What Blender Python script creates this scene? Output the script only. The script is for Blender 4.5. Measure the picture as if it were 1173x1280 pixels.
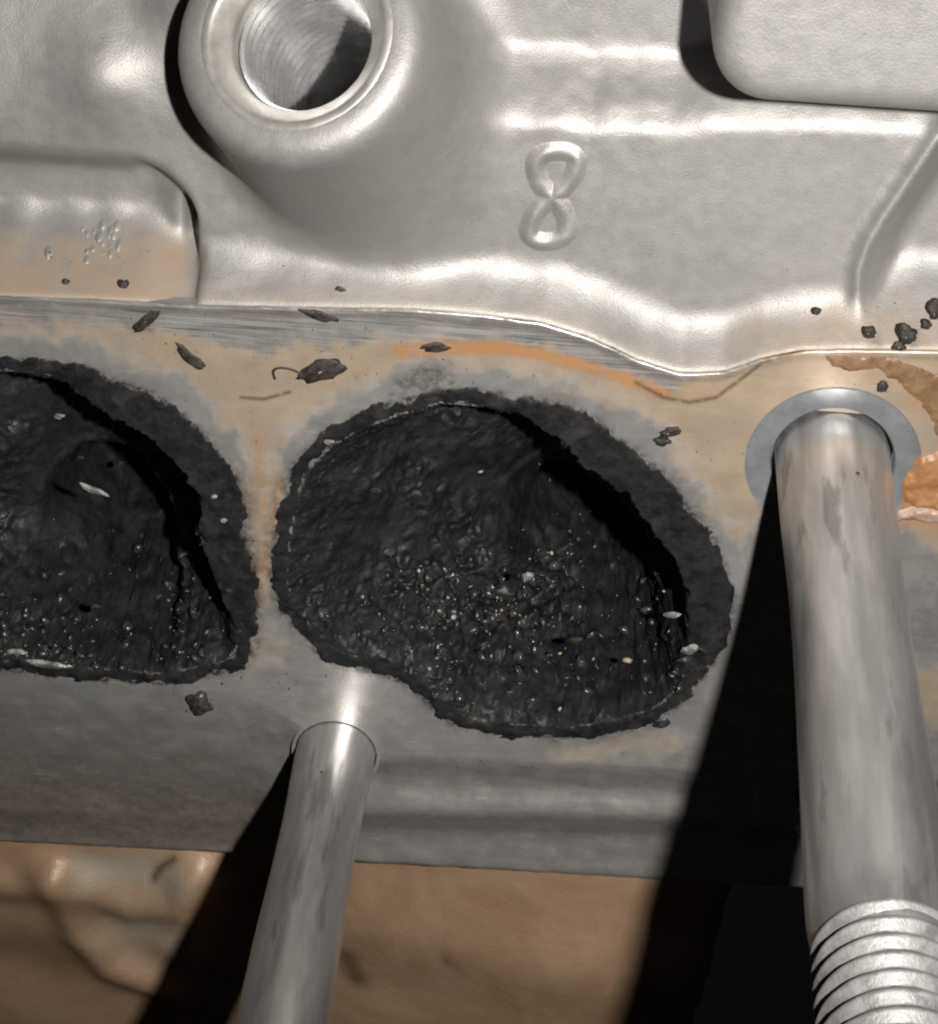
import bpy, math, random
import numpy as np
from mathutils import Matrix, Vector

# ------------------------------------------------------------------ clean start
for o in list(bpy.data.objects):
    bpy.data.objects.remove(o)
scene = bpy.context.scene
scene.unit_settings.system = 'METRIC'
scene.unit_settings.scale_length = 0.001          # one unit is one millimetre
scene.unit_settings.length_unit = 'MILLIMETERS'
random.seed(7)

# ------------------------------------------------------------------ camera
F, CX, CY = 2864.0, 586.5, 640.0                  # focal length and centre in photo pixels
_v = np.array([850 - CX, 1200 + CY, -F]); ZC = -_v / np.linalg.norm(_v)
_a = np.array([math.cos(math.radians(2.7)), -math.sin(math.radians(2.7)), 0.0])
XC = _a - (_a @ ZC) * ZC; XC /= np.linalg.norm(XC); YC = np.cross(ZC, XC)
MC = np.stack([XC, YC, ZC], 1)                    # world -> camera rotation
CAM = -(MC.T @ np.array([0, 0, -1.0])) * 166.91

def at(px, py, z=0.0):
    """world point at height z (mm above the machined face) measured at a photo pixel"""
    r = MC.T @ np.array([px - CX, -(py - CY), -F])
    return CAM + r * ((z - CAM[2]) / r[2])

cam_data = bpy.data.cameras.new('camera')
cam = bpy.data.objects.new('camera', cam_data)
scene.collection.objects.link(cam)
R3 = MC.T
cam.matrix_world = Matrix(((R3[0][0], R3[0][1], R3[0][2], CAM[0]),
                           (R3[1][0], R3[1][1], R3[1][2], CAM[1]),
                           (R3[2][0], R3[2][1], R3[2][2], CAM[2]), (0, 0, 0, 1)))
cam_data.sensor_fit = 'VERTICAL'
cam_data.sensor_height = 24.0
cam_data.lens = F * 24.0 / 1280.0
cam_data.clip_start = 5.0
cam_data.clip_end = 3000.0
cam_data.dof.use_dof = True
cam_data.dof.focus_distance = 166.0
cam_data.dof.aperture_fstop = 22.0
scene.camera = cam

# ------------------------------------------------------------------ world and lamp
world = bpy.data.worlds.new('World'); scene.world = world
world.use_nodes = True
world.node_tree.nodes['Background'].inputs[0].default_value = (0.95, 0.97, 1.0, 1)
world.node_tree.nodes['Background'].inputs[1].default_value = 0.0028

lamp = bpy.data.lights.new('torch', 'SPOT')
lamp.spot_size = math.radians(54); lamp.spot_blend = 1.0
lamp.energy = 2.15e6
lamp.shadow_soft_size = 2.2
lamp.color = (1.0, 0.968, 0.93)
lamp_o = bpy.data.objects.new('torch', lamp)
lamp_o.location = (32.2, 93.0, 139.0)
lamp_o.rotation_euler = (Vector((5.0, 16.0, 0.0)) - Vector(lamp_o.location)).to_track_quat('-Z', 'Y').to_euler()
scene.collection.objects.link(lamp_o)

vs = scene.view_settings
vs.view_transform = 'Standard'; vs.look = 'None'; vs.exposure = 0.0; vs.gamma = 1.0
vs.use_curve_mapping = False
scene.render.filter_size = 2.2
scene.cycles.filter_width = 2.2

# ------------------------------------------------------------------ numeric helpers
_rng = np.random.RandomState(3)
_perm = _rng.permutation(256).astype(np.int32); _perm = np.concatenate([_perm, _perm, _perm])
_grad = _rng.normal(size=(256, 3)); _grad /= np.linalg.norm(_grad, axis=1)[:, None]

def perlin(x, y, z=0.0):
    x, y, z = np.broadcast_arrays(np.asarray(x, float), np.asarray(y, float), np.asarray(z, float))
    xi, yi, zi = np.floor(x).astype(int), np.floor(y).astype(int), np.floor(z).astype(int)
    xf, yf, zf = x - xi, y - yi, z - zi
    u, v, w = [t * t * t * (t * (t * 6 - 15) + 10) for t in (xf, yf, zf)]
    xi &= 255; yi &= 255; zi &= 255
    def g(dx, dy, dz):
        h = _perm[_perm[_perm[(xi + dx) & 255] + ((yi + dy) & 255)] + ((zi + dz) & 255)]
        gr = _grad[h & 255]
        return gr[..., 0] * (xf - dx) + gr[..., 1] * (yf - dy) + gr[..., 2] * (zf - dz)
    def L(a, b, t): return a + (b - a) * t
    return L(L(L(g(0,0,0), g(1,0,0), u), L(g(0,1,0), g(1,1,0), u), v),
             L(L(g(0,0,1), g(1,0,1), u), L(g(0,1,1), g(1,1,1), u), v), w)

def fbm(x, y, z=0.0, octaves=4, gain=0.5):
    s, a, f = 0.0, 1.0, 1.0
    for k in range(octaves):
        s = s + a * perlin(np.asarray(x) * f + 17.3 * k, np.asarray(y) * f + 5.1 * k, np.asarray(z) * f + 3.7 * k)
        a *= gain; f *= 2.03
    return s

def sstep(a, b, x):
    t = np.clip((x - a) / (b - a), 0, 1)
    return t * t * (3 - 2 * t)

def smin(a, b, k):
    h = np.clip(0.5 + 0.5 * (b - a) / k, 0, 1)
    return b + (a - b) * h - k * h * (1 - h)

def smax(a, b, k):
    return -smin(-a, -b, k)

def seg_dist(x, y, pts):
    """distance to an open polyline"""
    d = np.full(np.shape(x), 1e9)
    for (ax, ay), (bx, by) in zip(pts[:-1], pts[1:]):
        ex, ey = bx - ax, by - ay
        t = np.clip(((x - ax) * ex + (y - ay) * ey) / (ex * ex + ey * ey + 1e-12), 0, 1)
        d = np.minimum(d, np.hypot(x - ax - t * ex, y - ay - t * ey))
    return d

def poly_sd(x, y, pts):
    """signed distance to a closed polygon, positive inside"""
    pts = [tuple(p[:2]) for p in pts]
    d = seg_dist(x, y, pts + [pts[0]])
    ins = np.zeros(np.shape(x), bool)
    for (ax, ay), (bx, by) in zip(pts, pts[1:] + [pts[0]]):
        c = ((ay > y) != (by > y)) & (x < (bx - ax) * (y - ay) / (by - ay + 1e-12) + ax)
        ins ^= c
    return np.where(ins, d, -d)

def smooth_closed(pts, n=6):
    """Catmull-Rom through a closed outline"""
    P_ = np.array([p[:2] for p in pts]); m = len(P_); out = []
    for i in range(m):
        p0, p1, p2, p3 = P_[i - 1], P_[i], P_[(i + 1) % m], P_[(i + 2) % m]
        for k in range(n):
            t = k / n
            out.append(0.5 * ((2 * p1) + (p2 - p0) * t + (2 * p0 - 5 * p1 + 4 * p2 - p3) * t * t + (3 * p1 - p0 - 3 * p2 + p3) * t ** 3))
    return [tuple(p) for p in out]

def pl(pts, z=0.0):
    return [tuple(at(px, py, z)[:2]) for px, py in pts]

def yline(pts, z=0.0):
    w = sorted(pl(pts, z))
    xs, ys = [a for a, b in w], [b for a, b in w]
    return lambda x: np.interp(x, xs, ys)

# ------------------------------------------------------------------ object helpers
def mesh_obj(name, verts, faces, mat, parent=None, smooth=True, attrs=None):
    me = bpy.data.meshes.new(name)
    verts = np.asarray(verts, np.float32)
    if isinstance(faces, np.ndarray):
        n, k = faces.shape
        me.vertices.add(len(verts)); me.vertices.foreach_set('co', verts.ravel())
        me.loops.add(n * k); me.polygons.add(n)
        me.loops.foreach_set('vertex_index', faces.astype(np.int32).ravel())
        me.polygons.foreach_set('loop_start', np.arange(0, n * k, k, dtype=np.int32))
        me.polygons.foreach_set('loop_total', np.full(n, k, np.int32))
        me.update(calc_edges=True)
    else:
        me.from_pydata([tuple(map(float, v)) for v in verts], [], faces)
        me.update()
    if smooth:
        me.polygons.foreach_set('use_smooth', np.ones(len(me.polygons), bool))
    for an, val in (attrs or {}).items():
        a = me.color_attributes.new(an, 'FLOAT_COLOR', 'POINT')
        c = np.ones((len(verts), 4), np.float32); c[:, :3] = val
        a.data.foreach_set('color', c.ravel())
    me.validate()
    me.materials.append(mat)
    o = bpy.data.objects.new(name, me)
    scene.collection.objects.link(o)
    if parent is not None: o.parent = parent
    return o

def empty(name, label, cat, loc=(0, 0, 0), group=None):
    o = bpy.data.objects.new(name, None)
    o.empty_display_size = 3
    scene.collection.objects.link(o); o.location = loc
    tag(o, label, cat, group)
    return o

def tag(o, label, cat, group=None, kind=None):
    o['label'] = label; o['category'] = cat
    if group: o['group'] = group
    if kind: o['kind'] = kind
    return o

def grid_faces(nu, nv, keep=None, closed_u=False):
    i = np.arange(nu if closed_u else nu - 1); j = np.arange(nv - 1)
    I, J = np.meshgrid(i, j, indexing='ij'); I2 = (I + 1) % nu
    f = np.stack([I * nv + J, I2 * nv + J, I2 * nv + J + 1, I * nv + J + 1], -1)
    if keep is not None: f = f[keep]
    return f.reshape(-1, 4)

def compact(v, f, extra=None):
    u, inv = np.unique(f.ravel(), return_inverse=True)
    out = v[u], inv.reshape(f.shape)
    return out + (({k: a[u] for k, a in (extra or {}).items()}),)

# ------------------------------------------------------------------ materials
class NT:
    def __init__(s, name):
        s.m = bpy.data.materials.new(name); s.m.use_nodes = True
        s.t = s.m.node_tree; s.b = s.t.nodes['Principled BSDF']
        s.co = s.n('ShaderNodeTexCoord')
    def n(s, typ, **kw):
        nd = s.t.nodes.new(typ)
        for k, v in kw.items(): setattr(nd, k, v)
        return nd
    def set(s, sock, v):
        if hasattr(v, 'is_output') or isinstance(v, bpy.types.NodeSocket): s.t.links.new(v, sock)
        else: sock.default_value = v
    def noise(s, scale, detail=4, rough=0.55, stretch=None, rot=0.0, dist=0.0):
        mp = s.n('ShaderNodeMapping'); s.t.links.new(s.co.outputs['Object'], mp.inputs[0])
        if stretch: mp.inputs['Scale'].default_value = stretch
        mp.inputs['Rotation'].default_value = (0, 0, rot)
        nz = s.n('ShaderNodeTexNoise'); s.t.links.new(mp.outputs[0], nz.inputs['Vector'])
        nz.inputs['Scale'].default_value = scale; nz.inputs['Detail'].default_value = detail
        nz.inputs['Roughness'].default_value = rough; nz.inputs['Distortion'].default_value = dist
        return nz.outputs['Fac']
    def ramp(s, v, a, b, lo=0.0, hi=1.0):
        r = s.n('ShaderNodeMapRange'); r.interpolation_type = 'SMOOTHSTEP'
        s.set(r.inputs[0], v); r.inputs[1].default_value = a; r.inputs[2].default_value = b
        r.inputs[3].default_value = lo; r.inputs[4].default_value = hi
        return r.outputs[0]
    def mix(s, f, a, b):
        m = s.n('ShaderNodeMix', data_type='RGBA')
        s.set(m.inputs[0], f)
        for sk, v in ((m.inputs[6], a), (m.inputs[7], b)):
            s.set(sk, v if not isinstance(v, tuple) else (v + (1,) if len(v) == 3 else v))
        return m.outputs[2]
    def math(s, op, a, b=0.0):
        m = s.n('ShaderNodeMath', operation=op); s.set(m.inputs[0], a); s.set(m.inputs[1], b)
        return m.outputs[0]
    def bump(s, h, strength, dist, prev=None):
        b = s.n('ShaderNodeBump'); b.inputs['Strength'].default_value = strength
        b.inputs['Distance'].default_value = dist; s.set(b.inputs['Height'], h)
        if prev is not None: s.t.links.new(prev, b.inputs['Normal'])
        return b.outputs[0]
    def attr(s, name):
        a = s.n('ShaderNodeAttribute', attribute_name=name)
        sp = s.n('ShaderNodeSeparateColor'); s.t.links.new(a.outputs['Color'], sp.inputs[0])
        return sp.outputs
    def out(s, color=None, metal=None, rough=None, normal=None, **kw):
        I = s.b.inputs
        if color is not None: s.set(I['Base Color'], color if not isinstance(color, tuple) else color + (1,))
        if metal is not None: s.set(I['Metallic'], metal)
        if rough is not None: s.set(I['Roughness'], rough)
        if normal is not None: s.set(I['Normal'], normal)
        for k, v in kw.items(): s.set(I[k], v)
        return s.m

def mat_cast():
    t = NT('cast_aluminium')
    big = t.noise(0.10, 3); mid = t.noise(0.7, 5, 0.6); fine = t.noise(7.0, 3, 0.6); pit = t.noise(2.2, 5, .75)
    at_ = t.attr('stain_tint')
    c = t.mix(t.ramp(mid, .3, .7), (.288, .279, .266), (.315, .306, .292))
    c = t.mix(t.ramp(big, .4, .7, 0, .6), c, (.285, .272, .263))
    c = t.mix(t.ramp(pit, .63, .69, 0, .6), c, (.13, .12, .11))
    c = t.mix(t.ramp(t.noise(3.1, 4, .7, stretch=(.6, 1.4, 1)), .66, .70, 0, .4), c, (.42, .41, .395))
    tan = t.math('MULTIPLY', at_[0], t.ramp(t.noise(.55, 5, .6), .25, .6, .5, 1))
    c = t.mix(tan, c, (.29, .225, .17))
    dk = t.math('MULTIPLY', at_[1], t.ramp(mid, .3, .6, .3, 1))
    c = t.mix(dk, c, (.05, .045, .04))
    rg = t.ramp(mid, .3, .7, .47, .56)
    nb = t.bump(fine, .45, .06); nb = t.bump(pit, .16, .12, nb)
    metal = t.math('MULTIPLY_ADD', tan, -.4); t.t.nodes[-1].inputs[2].default_value = .5
    return t.out(c, metal, rg, nb)

def mat_flange():
    t = NT('machined_aluminium')
    at_ = t.attr('stain_tint'); a2 = t.attr('wear')
    scr = t.noise(1.0, 6, .65, stretch=(.10, 3.2, 1), rot=.55)
    scr2 = t.noise(1.6, 4, .6, stretch=(.10, 4.0, 1), rot=.50, dist=.3)
    mid = t.noise(.35, 6, .65); fine = t.noise(5.0, 4, .6)
    c = t.mix(t.ramp(mid, .3, .7), (.30, .293, .28), (.39, .38, .363))
    c = t.mix(t.math('MULTIPLY', t.ramp(scr, .48, .62), a2[0]), c, (.52, .51, .49))
    c = t.mix(t.math('MULTIPLY', t.ramp(scr2, .53, .66), a2[0]), c, (.17, .165, .155))
    nick = t.noise(1.0, 3, .6, stretch=(.35, 2.6, 1), rot=-.4)
    c = t.mix(t.ramp(nick, .665, .70, 0, .55), c, (.60, .58, .55))
    tan = t.math('MULTIPLY', t.ramp(t.math('ADD', at_[0], t.noise(.7, 7, .68, dist=.6)), .48, 1.40), .80)
    tc = t.mix(t.ramp(t.noise(.3, 5, .6), .35, .65), (.265, .20, .135), (.335, .248, .16))
    c = t.mix(tan, c, tc)
    org = t.math('MULTIPLY', t.ramp(t.math('ADD', at_[1], t.noise(.9, 7, .7)), .7, 1.5), .95)
    c = t.mix(org, c, (.36, .185, .075))
    ln = t.math('MULTIPLY', a2[1], t.ramp(t.noise(1.4, 4), .3, .5, .3, 1))
    c = t.mix(ln, c, (.12, .085, .05))
    gm = t.math('MULTIPLY', a2[2], t.ramp(t.noise(.6, 5, .65), .35, .6))
    c = t.mix(gm, c, (.33, .333, .333))
    soot_shade_mask = t.math('MULTIPLY', at_[2], t.ramp(t.noise(1.6, 6, .7), .3, .62, .25, 1))  # soot, plus the shade painted on the left slope
    c = t.mix(soot_shade_mask, c, (.02, .019, .019))
    dirt = t.math('MAXIMUM', tan, t.math('MAXIMUM', org, soot_shade_mask))
    metal = t.math('MULTIPLY_ADD', dirt, -.42); t.t.nodes[-1].inputs[2].default_value = .55
    rg = t.math('MULTIPLY_ADD', dirt, .14); t.set(t.t.nodes[-1].inputs[2], t.ramp(mid, .3, .7, .19, .31))
    nb = t.bump(fine, .16, .06); nb = t.bump(scr, .10, .05, nb)
    return t.out(c, metal, rg, nb)

def mat_carbon():
    t = NT('carbon')
    big = t.noise(.25, 5, .6); mid = t.noise(.9, 6, .65); fine = t.noise(6, 5, .65)
    c = t.mix(t.ramp(mid, .35, .68), (.0065, .0066, .0073), (.0135, .0136, .0142))
    c = t.mix(t.ramp(big, .5, .75, 0, .7), c, (.020, .0196, .0200))
    c = t.mix(t.ramp(t.noise(.45, 7, .7, dist=.5), .52, .68, 0, .8), c, (.027, .0255, .0245))
    rg = t.ramp(t.noise(.7, 4), .35, .65, .42, .85)
    nb = t.bump(fine, .10, .08); nb = t.bump(mid, .14, .25, nb)
    return t.out(c, 0.0, rg, nb, **{'Specular IOR Level': .2})

def mat_simple(name, c1, c2, rough, metal=0.0, scale=1.5, bump=.3, dist=.15, **kw):
    t = NT(name)
    n1 = t.noise(scale, 5, .6); n2 = t.noise(scale * 4, 4, .6)
    nb = t.bump(n2, bump, dist)
    return t.out(t.mix(t.ramp(n1, .32, .68), c1, c2), metal, t.ramp(n1, .3, .7, rough * .8, min(1, rough * 1.2)), nb, **kw)

def mat_steel(name, c1, c2, rough):
    t = NT(name)
    long = t.noise(1.0, 5, .6, stretch=(.7, .7, .10)); pat = t.noise(.5, 4, .6, stretch=(1, 1, .16), dist=.3); ring = t.noise(1.0, 3, .5, stretch=(.05, .05, 5))
    sp = t.noise(1.7, 4, .7)
    c = t.mix(t.ramp(long, .35, .65), c1, c2)
    c = t.mix(t.ramp(pat, .55, .66, 0, .6), c, (.22, .19, .175))
    c = t.mix(t.ramp(sp, .70, .76, 0, .8), c, (.07, .055, .05))
    rg = t.ramp(pat, .35, .7, rough, rough + .16)
    nb = t.bump(ring, .06, .04); nb = t.bump(long, .10, .10, nb)
    return t.out(c, .9, rg, nb)

def mat_lower():
    t = NT('stained_casting')
    a = t.noise(.10, 4, .6, dist=1.2); b = t.noise(.5, 5, .6); fine = t.noise(3, 4)
    at_ = t.attr('stain_tint')
    c = t.mix(t.ramp(a, .35, .65), (.30, .195, .12), (.355, .24, .155))
    c = t.mix(t.ramp(b, .5, .8, 0, .35), c, (.26, .17, .11))
    c = t.mix(at_[0], c, (.34, .30, .245))
    c = t.mix(at_[1], c, (.10, .06, .035))
    nb = t.bump(fine, .25, .1); nb = t.bump(b, .3, .3, nb)
    return t.out(c, .15, t.ramp(b, .3, .7, .38, .6), nb)

CAST = mat_cast(); FLANGE = mat_flange(); CARBON = mat_carbon()
STEEL = mat_steel('stud_steel', (.52, .51, .505), (.66, .65, .64), .36)
THREAD = mat_simple('thread_steel', (.17, .166, .162), (.27, .264, .258), .5, .35, .8, .4, .12)
SPOT = mat_simple('spot_faced_aluminium', (.22, .232, .24), (.29, .30, .308), .30, .5, .4, .2, .05)
BORE = mat_simple('bored_aluminium', (.66, .66, .66), (.76, .76, .755), .26, .85, .5, .1, .03)
CHAMFER = mat_simple('chamfered_aluminium', (.38, .365, .34), (.46, .445, .415), .42, .6, .5, .15, .05)
LOWER = mat_lower()
CRUMB = mat_simple('carbon_crumb', (.016, .0155, .0155), (.05, .048, .046), .2, bump=.25)
ASH_GLINT = mat_simple('ash_glint_grit', (.09, .09, .09), (.34, .335, .32), .22, bump=.3)  # pale ash colour that also stands in for glints on the crust
DIRT = mat_simple('oily_dirt', (.012, .009, .008), (.034, .026, .021), .55, bump=.5)
PALE = mat_simple('pale_grit', (.20, .165, .09), (.40, .36, .26), .35)
SEAL_BROWN = mat_simple('brown_sealant', (.125, .07, .03), (.19, .115, .055), .38, scale=.8)
SEAL_ORANGE = mat_simple('orange_sealant', (.23, .10, .04), (.32, .165, .075), .4, scale=.5)
SEAL_PINK = mat_simple('tan_sealant', (.31, .205, .14), (.38, .27, .20), .42, scale=.8)

# ------------------------------------------------------------------ the cylinder head
head = empty('cylinder_head', 'grey aluminium cylinder head with carbon clogged intake ports and a cast 8', 'cylinder head', tuple(at(586, 640, -20)))
bpy.context.view_layer.update()
HEAD_OFF = np.array(head.location)
def hpart(name, v, f, mat, attrs=None, parent=None, smooth=True):
    """part of the head: vertices given in world mm, stored relative to the head's base"""
    return mesh_obj(name, np.asarray(v, float) - (HEAD_OFF if parent is None else 0), f, mat, parent or head, smooth, attrs)

# measured outlines -------------------------------------------------
Y_FLANGE = yline([(-400, 356), (0, 372), (120, 376), (250, 383), (400, 386), (520, 388), (600, 394), (680, 405), (740, 424), (800, 452),
                  (850, 468), (905, 466), (950, 450), (1000, 440), (1060, 438), (1173, 440), (1600, 452)], 0)
PORT_A = pl([(545, 488), (610, 491), (680, 500), (735, 518), (772, 548), (805, 572), (842, 607), (868, 645), (892, 672), (906, 712), (916, 745), (910, 795),
             (888, 835), (858, 872), (826, 898), (770, 915), (700, 923), (620, 917), (565, 905), (535, 880), (505, 852), (462, 838), (408, 825), (375, 790),
             (350, 760), (340, 718), (346, 665), (356, 615), (370, 578), (404, 543), (446, 520), (494, 503)])
PORT_B = pl([(-60, 448), (0, 447), (48, 451), (95, 458), (135, 472), (190, 492), (237, 526), (270, 562), (298, 602), (306, 640), (303, 668), (315, 702), (322, 762),
             (317, 808), (296, 838), (255, 846), (215, 855), (150, 852), (80, 847), (0, 838), (-80, 830), (-170, 805), (-230, 760), (-258, 700), (-255, 620), (-215, 540), (-145, 478)])
STUD_R = at(1041, 579); STUD_L = at(420, 942)

# ---- cast body: implicit surface, meshed with surface nets
def cast_height(x, y):
    web, rec = -3.0, -6.7
    yf = Y_FLANGE(x)
    yw1 = yline([(300, 138), (560, 142), (850, 152), (905, 150), (960, 148), (1173, 152), (1500, 165)], web)(x)
    wv = .5 * perlin(x * .25, 3.3) + .2 * perlin(x * .8, 6.3)
    u = y - yw1 + wv
    h_r = rec + 3.7 * (1 - sstep(-1.2, 4.1, u)) + .22 * fbm(x * .5, y * .7, 4.0, 3) * np.exp(-((u - 1.5) / 2.4) ** 2)
    # upper left shoulder rolls away from the middle
    yl = at(130, 70, -4)[1]; xk, yk = at(130, 62, -4)[:2]
    hl = -3.3 - .03 * np.clip(y - yl + 6, 0, 99) ** 2 * (1 - .75 * sstep(xk + 1, xk + 6, x))
    hl = np.maximum(hl, rec) + 1.4 * np.exp(-((x - xk) / 3.2) ** 2 - ((y - yk + 1.5) / 3.0) ** 2)
    xl = at(330, 120, -3)[0]
    b = sstep(xl - 3, xl + 3, x)
    H = hl * (1 - b) + h_r * b
    # pocket beside the flange
    xr = at(252, 300, -4)[0] - .03 * (y - 19) - .012 * np.clip(y - 22, 0, 9) ** 2 + .15 * perlin(y * .5, 7.7)
    yt = at(60, 176, -4)[1]
    band = sstep(-4.2, -.3, x - xr)
    floor = -6.4 + 1.5 * band - 2.6 * np.exp(-((x - xr + .75) / .55) ** 2) * sstep(yt - 2.5, yt - 5, y)
    cx5 = np.clip(5.0 - (xr - x), 0, 99); cy5 = np.clip(5.0 - (yt - y), 0, 99)
    sdp = 5.0 - np.hypot(cx5, cy5)
    wid = .5 + 2.8 * cy5 / (cx5 + cy5 + 1e-6)
    inside = sstep(0, 1, np.clip(sdp / wid, 0, 1))
    H = np.where(inside > 0, H + (np.minimum(floor, H) - H) * inside, H)
    pock = (x < xr) * band
    # right hand lowered area with a raised parting line
    ridge = pl([(1082, 520), (1077, 420), (1071, 370), (1073, 335), (1083, 303), (1104, 268), (1135, 222), (1173, 165), (1260, 60)], web)
    d = seg_dist(x, y, ridge)
    sx = np.interp(y, [q[1] for q in ridge], [q[0] for q in ridge])
    right = sstep(0, 2.8, x - sx - .35)
    H = H - (2.4 * right - .25 * sstep(4.5, 9, x - sx)) * (y < yw1 + 3)
    H = H + .75 * np.exp(-(d / .5) ** 2) * (y < yw1 + .5)
    # fillet that climbs to the machined face
    wav = .25 * perlin(x * .35, y * .2, 2.0)
    climb = np.where(x < at(250, 375, 0)[0], 1.55, 1.2) + wav
    H = smax(H, -.25 - climb * (y - yf - .15) - 1.6 * pock, 1.5)
    H = np.minimum(H, -.22)
    return H

def build_casting():
    hx = .30
    xs = np.arange(-50, 54, hx); ys = np.arange(10.2, 62, hx); zs = np.arange(-12, 13, hx)
    Xg, Yg = np.meshgrid(xs, ys, indexing='ij')
    H = cast_height(Xg, Yg) + .05 * fbm(Xg * .35, Yg * .35, 1.0, 3)
    X = Xg[:, :, None].astype(np.float32); Y = Yg[:, :, None].astype(np.float32); Z = zs[None, None, :].astype(np.float32)
    sd = (Z - H[:, :, None].astype(np.float32)) * .72
    # tall block at the upper right
    bl = at(893, 60, 7.5); bb = at(1000, 137, 7.5)
    cx_, cy_ = bl[0] + 30, bb[1] + 20
    rr = 3.6
    qx = np.abs(X - cx_) - (30 - rr); qy = np.abs(Y - cy_) - (20 - rr)
    d2 = np.hypot(np.maximum(qx, 0), np.maximum(qy, 0)) + np.minimum(np.maximum(qx, qy), 0) - rr
    d2 = d2 + .03 * (Z - 7.5)
    blk = smax(d2, Z - 7.5, 1.8)
    sd = smin(sd, blk, .8)
    # leaning boss
    ax, c0 = BOSS_AXIS, BOSS_C
    px, py, pz = X - c0[0], Y - c0[1], Z - c0[2]
    t = px * ax[0] + py * ax[1] + pz * ax[2]
    r = np.sqrt(np.maximum(px * px + py * py + pz * pz - t * t, 0))
    rad = 8.35 + .06 * np.maximum(-t, 0) + .006 * np.maximum(-t - 5, 0) ** 2
    boss = smax(r - rad, t, 2.0)
    sd = smin(sd, boss, 1.3 + 2.2 * sstep(at(400, 200, -3)[0], at(560, 200, -3)[0], X))
    hole = np.maximum(r - 5.9, -(t + 28))
    sd = np.maximum(sd, -hole)
    # surface nets
    s = sd < 0
    nx, ny, nz = sd.shape
    cnt = np.zeros((nx - 1, ny - 1, nz - 1), np.int8)
    for a in (0, 1):
        for b in (0, 1):
            for c in (0, 1):
                cnt += s[a:nx - 1 + a, b:ny - 1 + b, c:nz - 1 + c]
    act = (cnt > 0) & (cnt < 8)
    idx = np.argwhere(act)
    acc = np.zeros((len(idx), 3)); num = np.zeros(len(idx))
    i, j, k = idx.T
    corners = [(a, b, c) for a in (0, 1) for b in (0, 1) for c in (0, 1)]
    for p in corners:
        for ax_ in range(3):
            if p[ax_]: continue
            q = list(p); q[ax_] = 1
            va = sd[i + p[0], j + p[1], k + p[2]]; vb = sd[i + q[0], j + q[1], k + q[2]]
            cr = (va < 0) != (vb < 0)
            tt = np.where(cr, va / np.where(cr, va - vb, 1), 0)
            pt = np.array(p, float)[None] + np.zeros((len(idx), 3)); pt[:, ax_] += tt
            acc += pt * cr[:, None]; num += cr
    v = acc / num[:, None]
    v = np.stack([xs[i], ys[j], zs[k]], 1) + v * hx
    vid = np.full(act.shape, -1, np.int64); vid[i, j, k] = np.arange(len(idx))
    faces = []
    for ax_ in range(3):
        o1, o2 = [(1, 2), (2, 0), (0, 1)][ax_]
        sl0 = [slice(1, -1)] * 3; sl0[ax_] = slice(0, -1)
        sl1 = [slice(1, -1)] * 3; sl1[ax_] = slice(1, None)
        a_, b_ = s[tuple(sl0)], s[tuple(sl1)]
        e = np.argwhere(a_ != b_)
        flip = a_[tuple(e.T)]
        base = e.copy(); base[:, o1] += 1; base[:, o2] += 1
        def cell(d1, d2):
            q = base.copy(); q[:, o1] += d1; q[:, o2] += d2
            return vid[tuple(q.T)]
        f = np.stack([cell(-1, -1), cell(0, -1), cell(0, 0), cell(-1, 0)], 1)
        f = np.where(flip[:, None], f, f[:, ::-1])
        faces.append(f[(f >= 0).all(1)])
    f = np.concatenate(faces)
    # light relaxation, then fine unevenness
    for _ in range(2):
        s_ = np.zeros_like(v); n_ = np.zeros(len(v))
        for a, b in ((0, 1), (1, 2), (2, 3), (3, 0)):
            np.add.at(s_, f[:, a], v[f[:, b]]); np.add.at(n_, f[:, a], 1)
            np.add.at(s_, f[:, b], v[f[:, a]]); np.add.at(n_, f[:, b], 1)
        v = v * .5 + .5 * s_ / np.maximum(n_, 1)[:, None]
    v[:, 2] += .025 * fbm(v[:, 0] * 1.1, v[:, 1] * 1.1, v[:, 2] * 1.1, 3)
    # stains: tan film low in the pocket and along the fillet on the right
    x, y = v[:, 0], v[:, 1]
    yf = Y_FLANGE(x)
    n = fbm(x * .3, y * .3, 9.0, 4)
    tan = (1 - sstep(1.6, 3.6, y - yf + 1.2 * n)) * (1 - sstep(at(215, 350, -2)[0], at(255, 350, -2)[0], x))
    tan = np.maximum(tan, .75 * (1 - sstep(.8, 3.0, y - yf + 1.6 * n)) * sstep(at(850, 440, -1)[0], at(960, 440, -1)[0], x))
    tan = np.maximum(tan, .35 * (1 - sstep(.2, 1.6, y - yf + n)))
    dk = .8 * np.exp(-(seg_dist(x, y, pl([(1096, 420), (1135, 418), (1168, 392)], -2)) / .7) ** 2) * sstep(-.1, .35, n)
    return v, f, np.stack([tan, dk, tan * 0], 1)

BOSS_C = at(370, 42, 3.0)
_tc = CAM - BOSS_C; _tc /= np.linalg.norm(_tc)
BOSS_AXIS = _tc + .46 * (-.66 * (MC.T @ np.array([1., 0, 0])) + .75 * (MC.T @ np.array([0, 1., 0])))
BOSS_AXIS /= np.linalg.norm(BOSS_AXIS)
cv, cf, cst = build_casting()
hpart('cast_body', cv, cf, CAST, {'stain_tint': cst})

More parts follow.
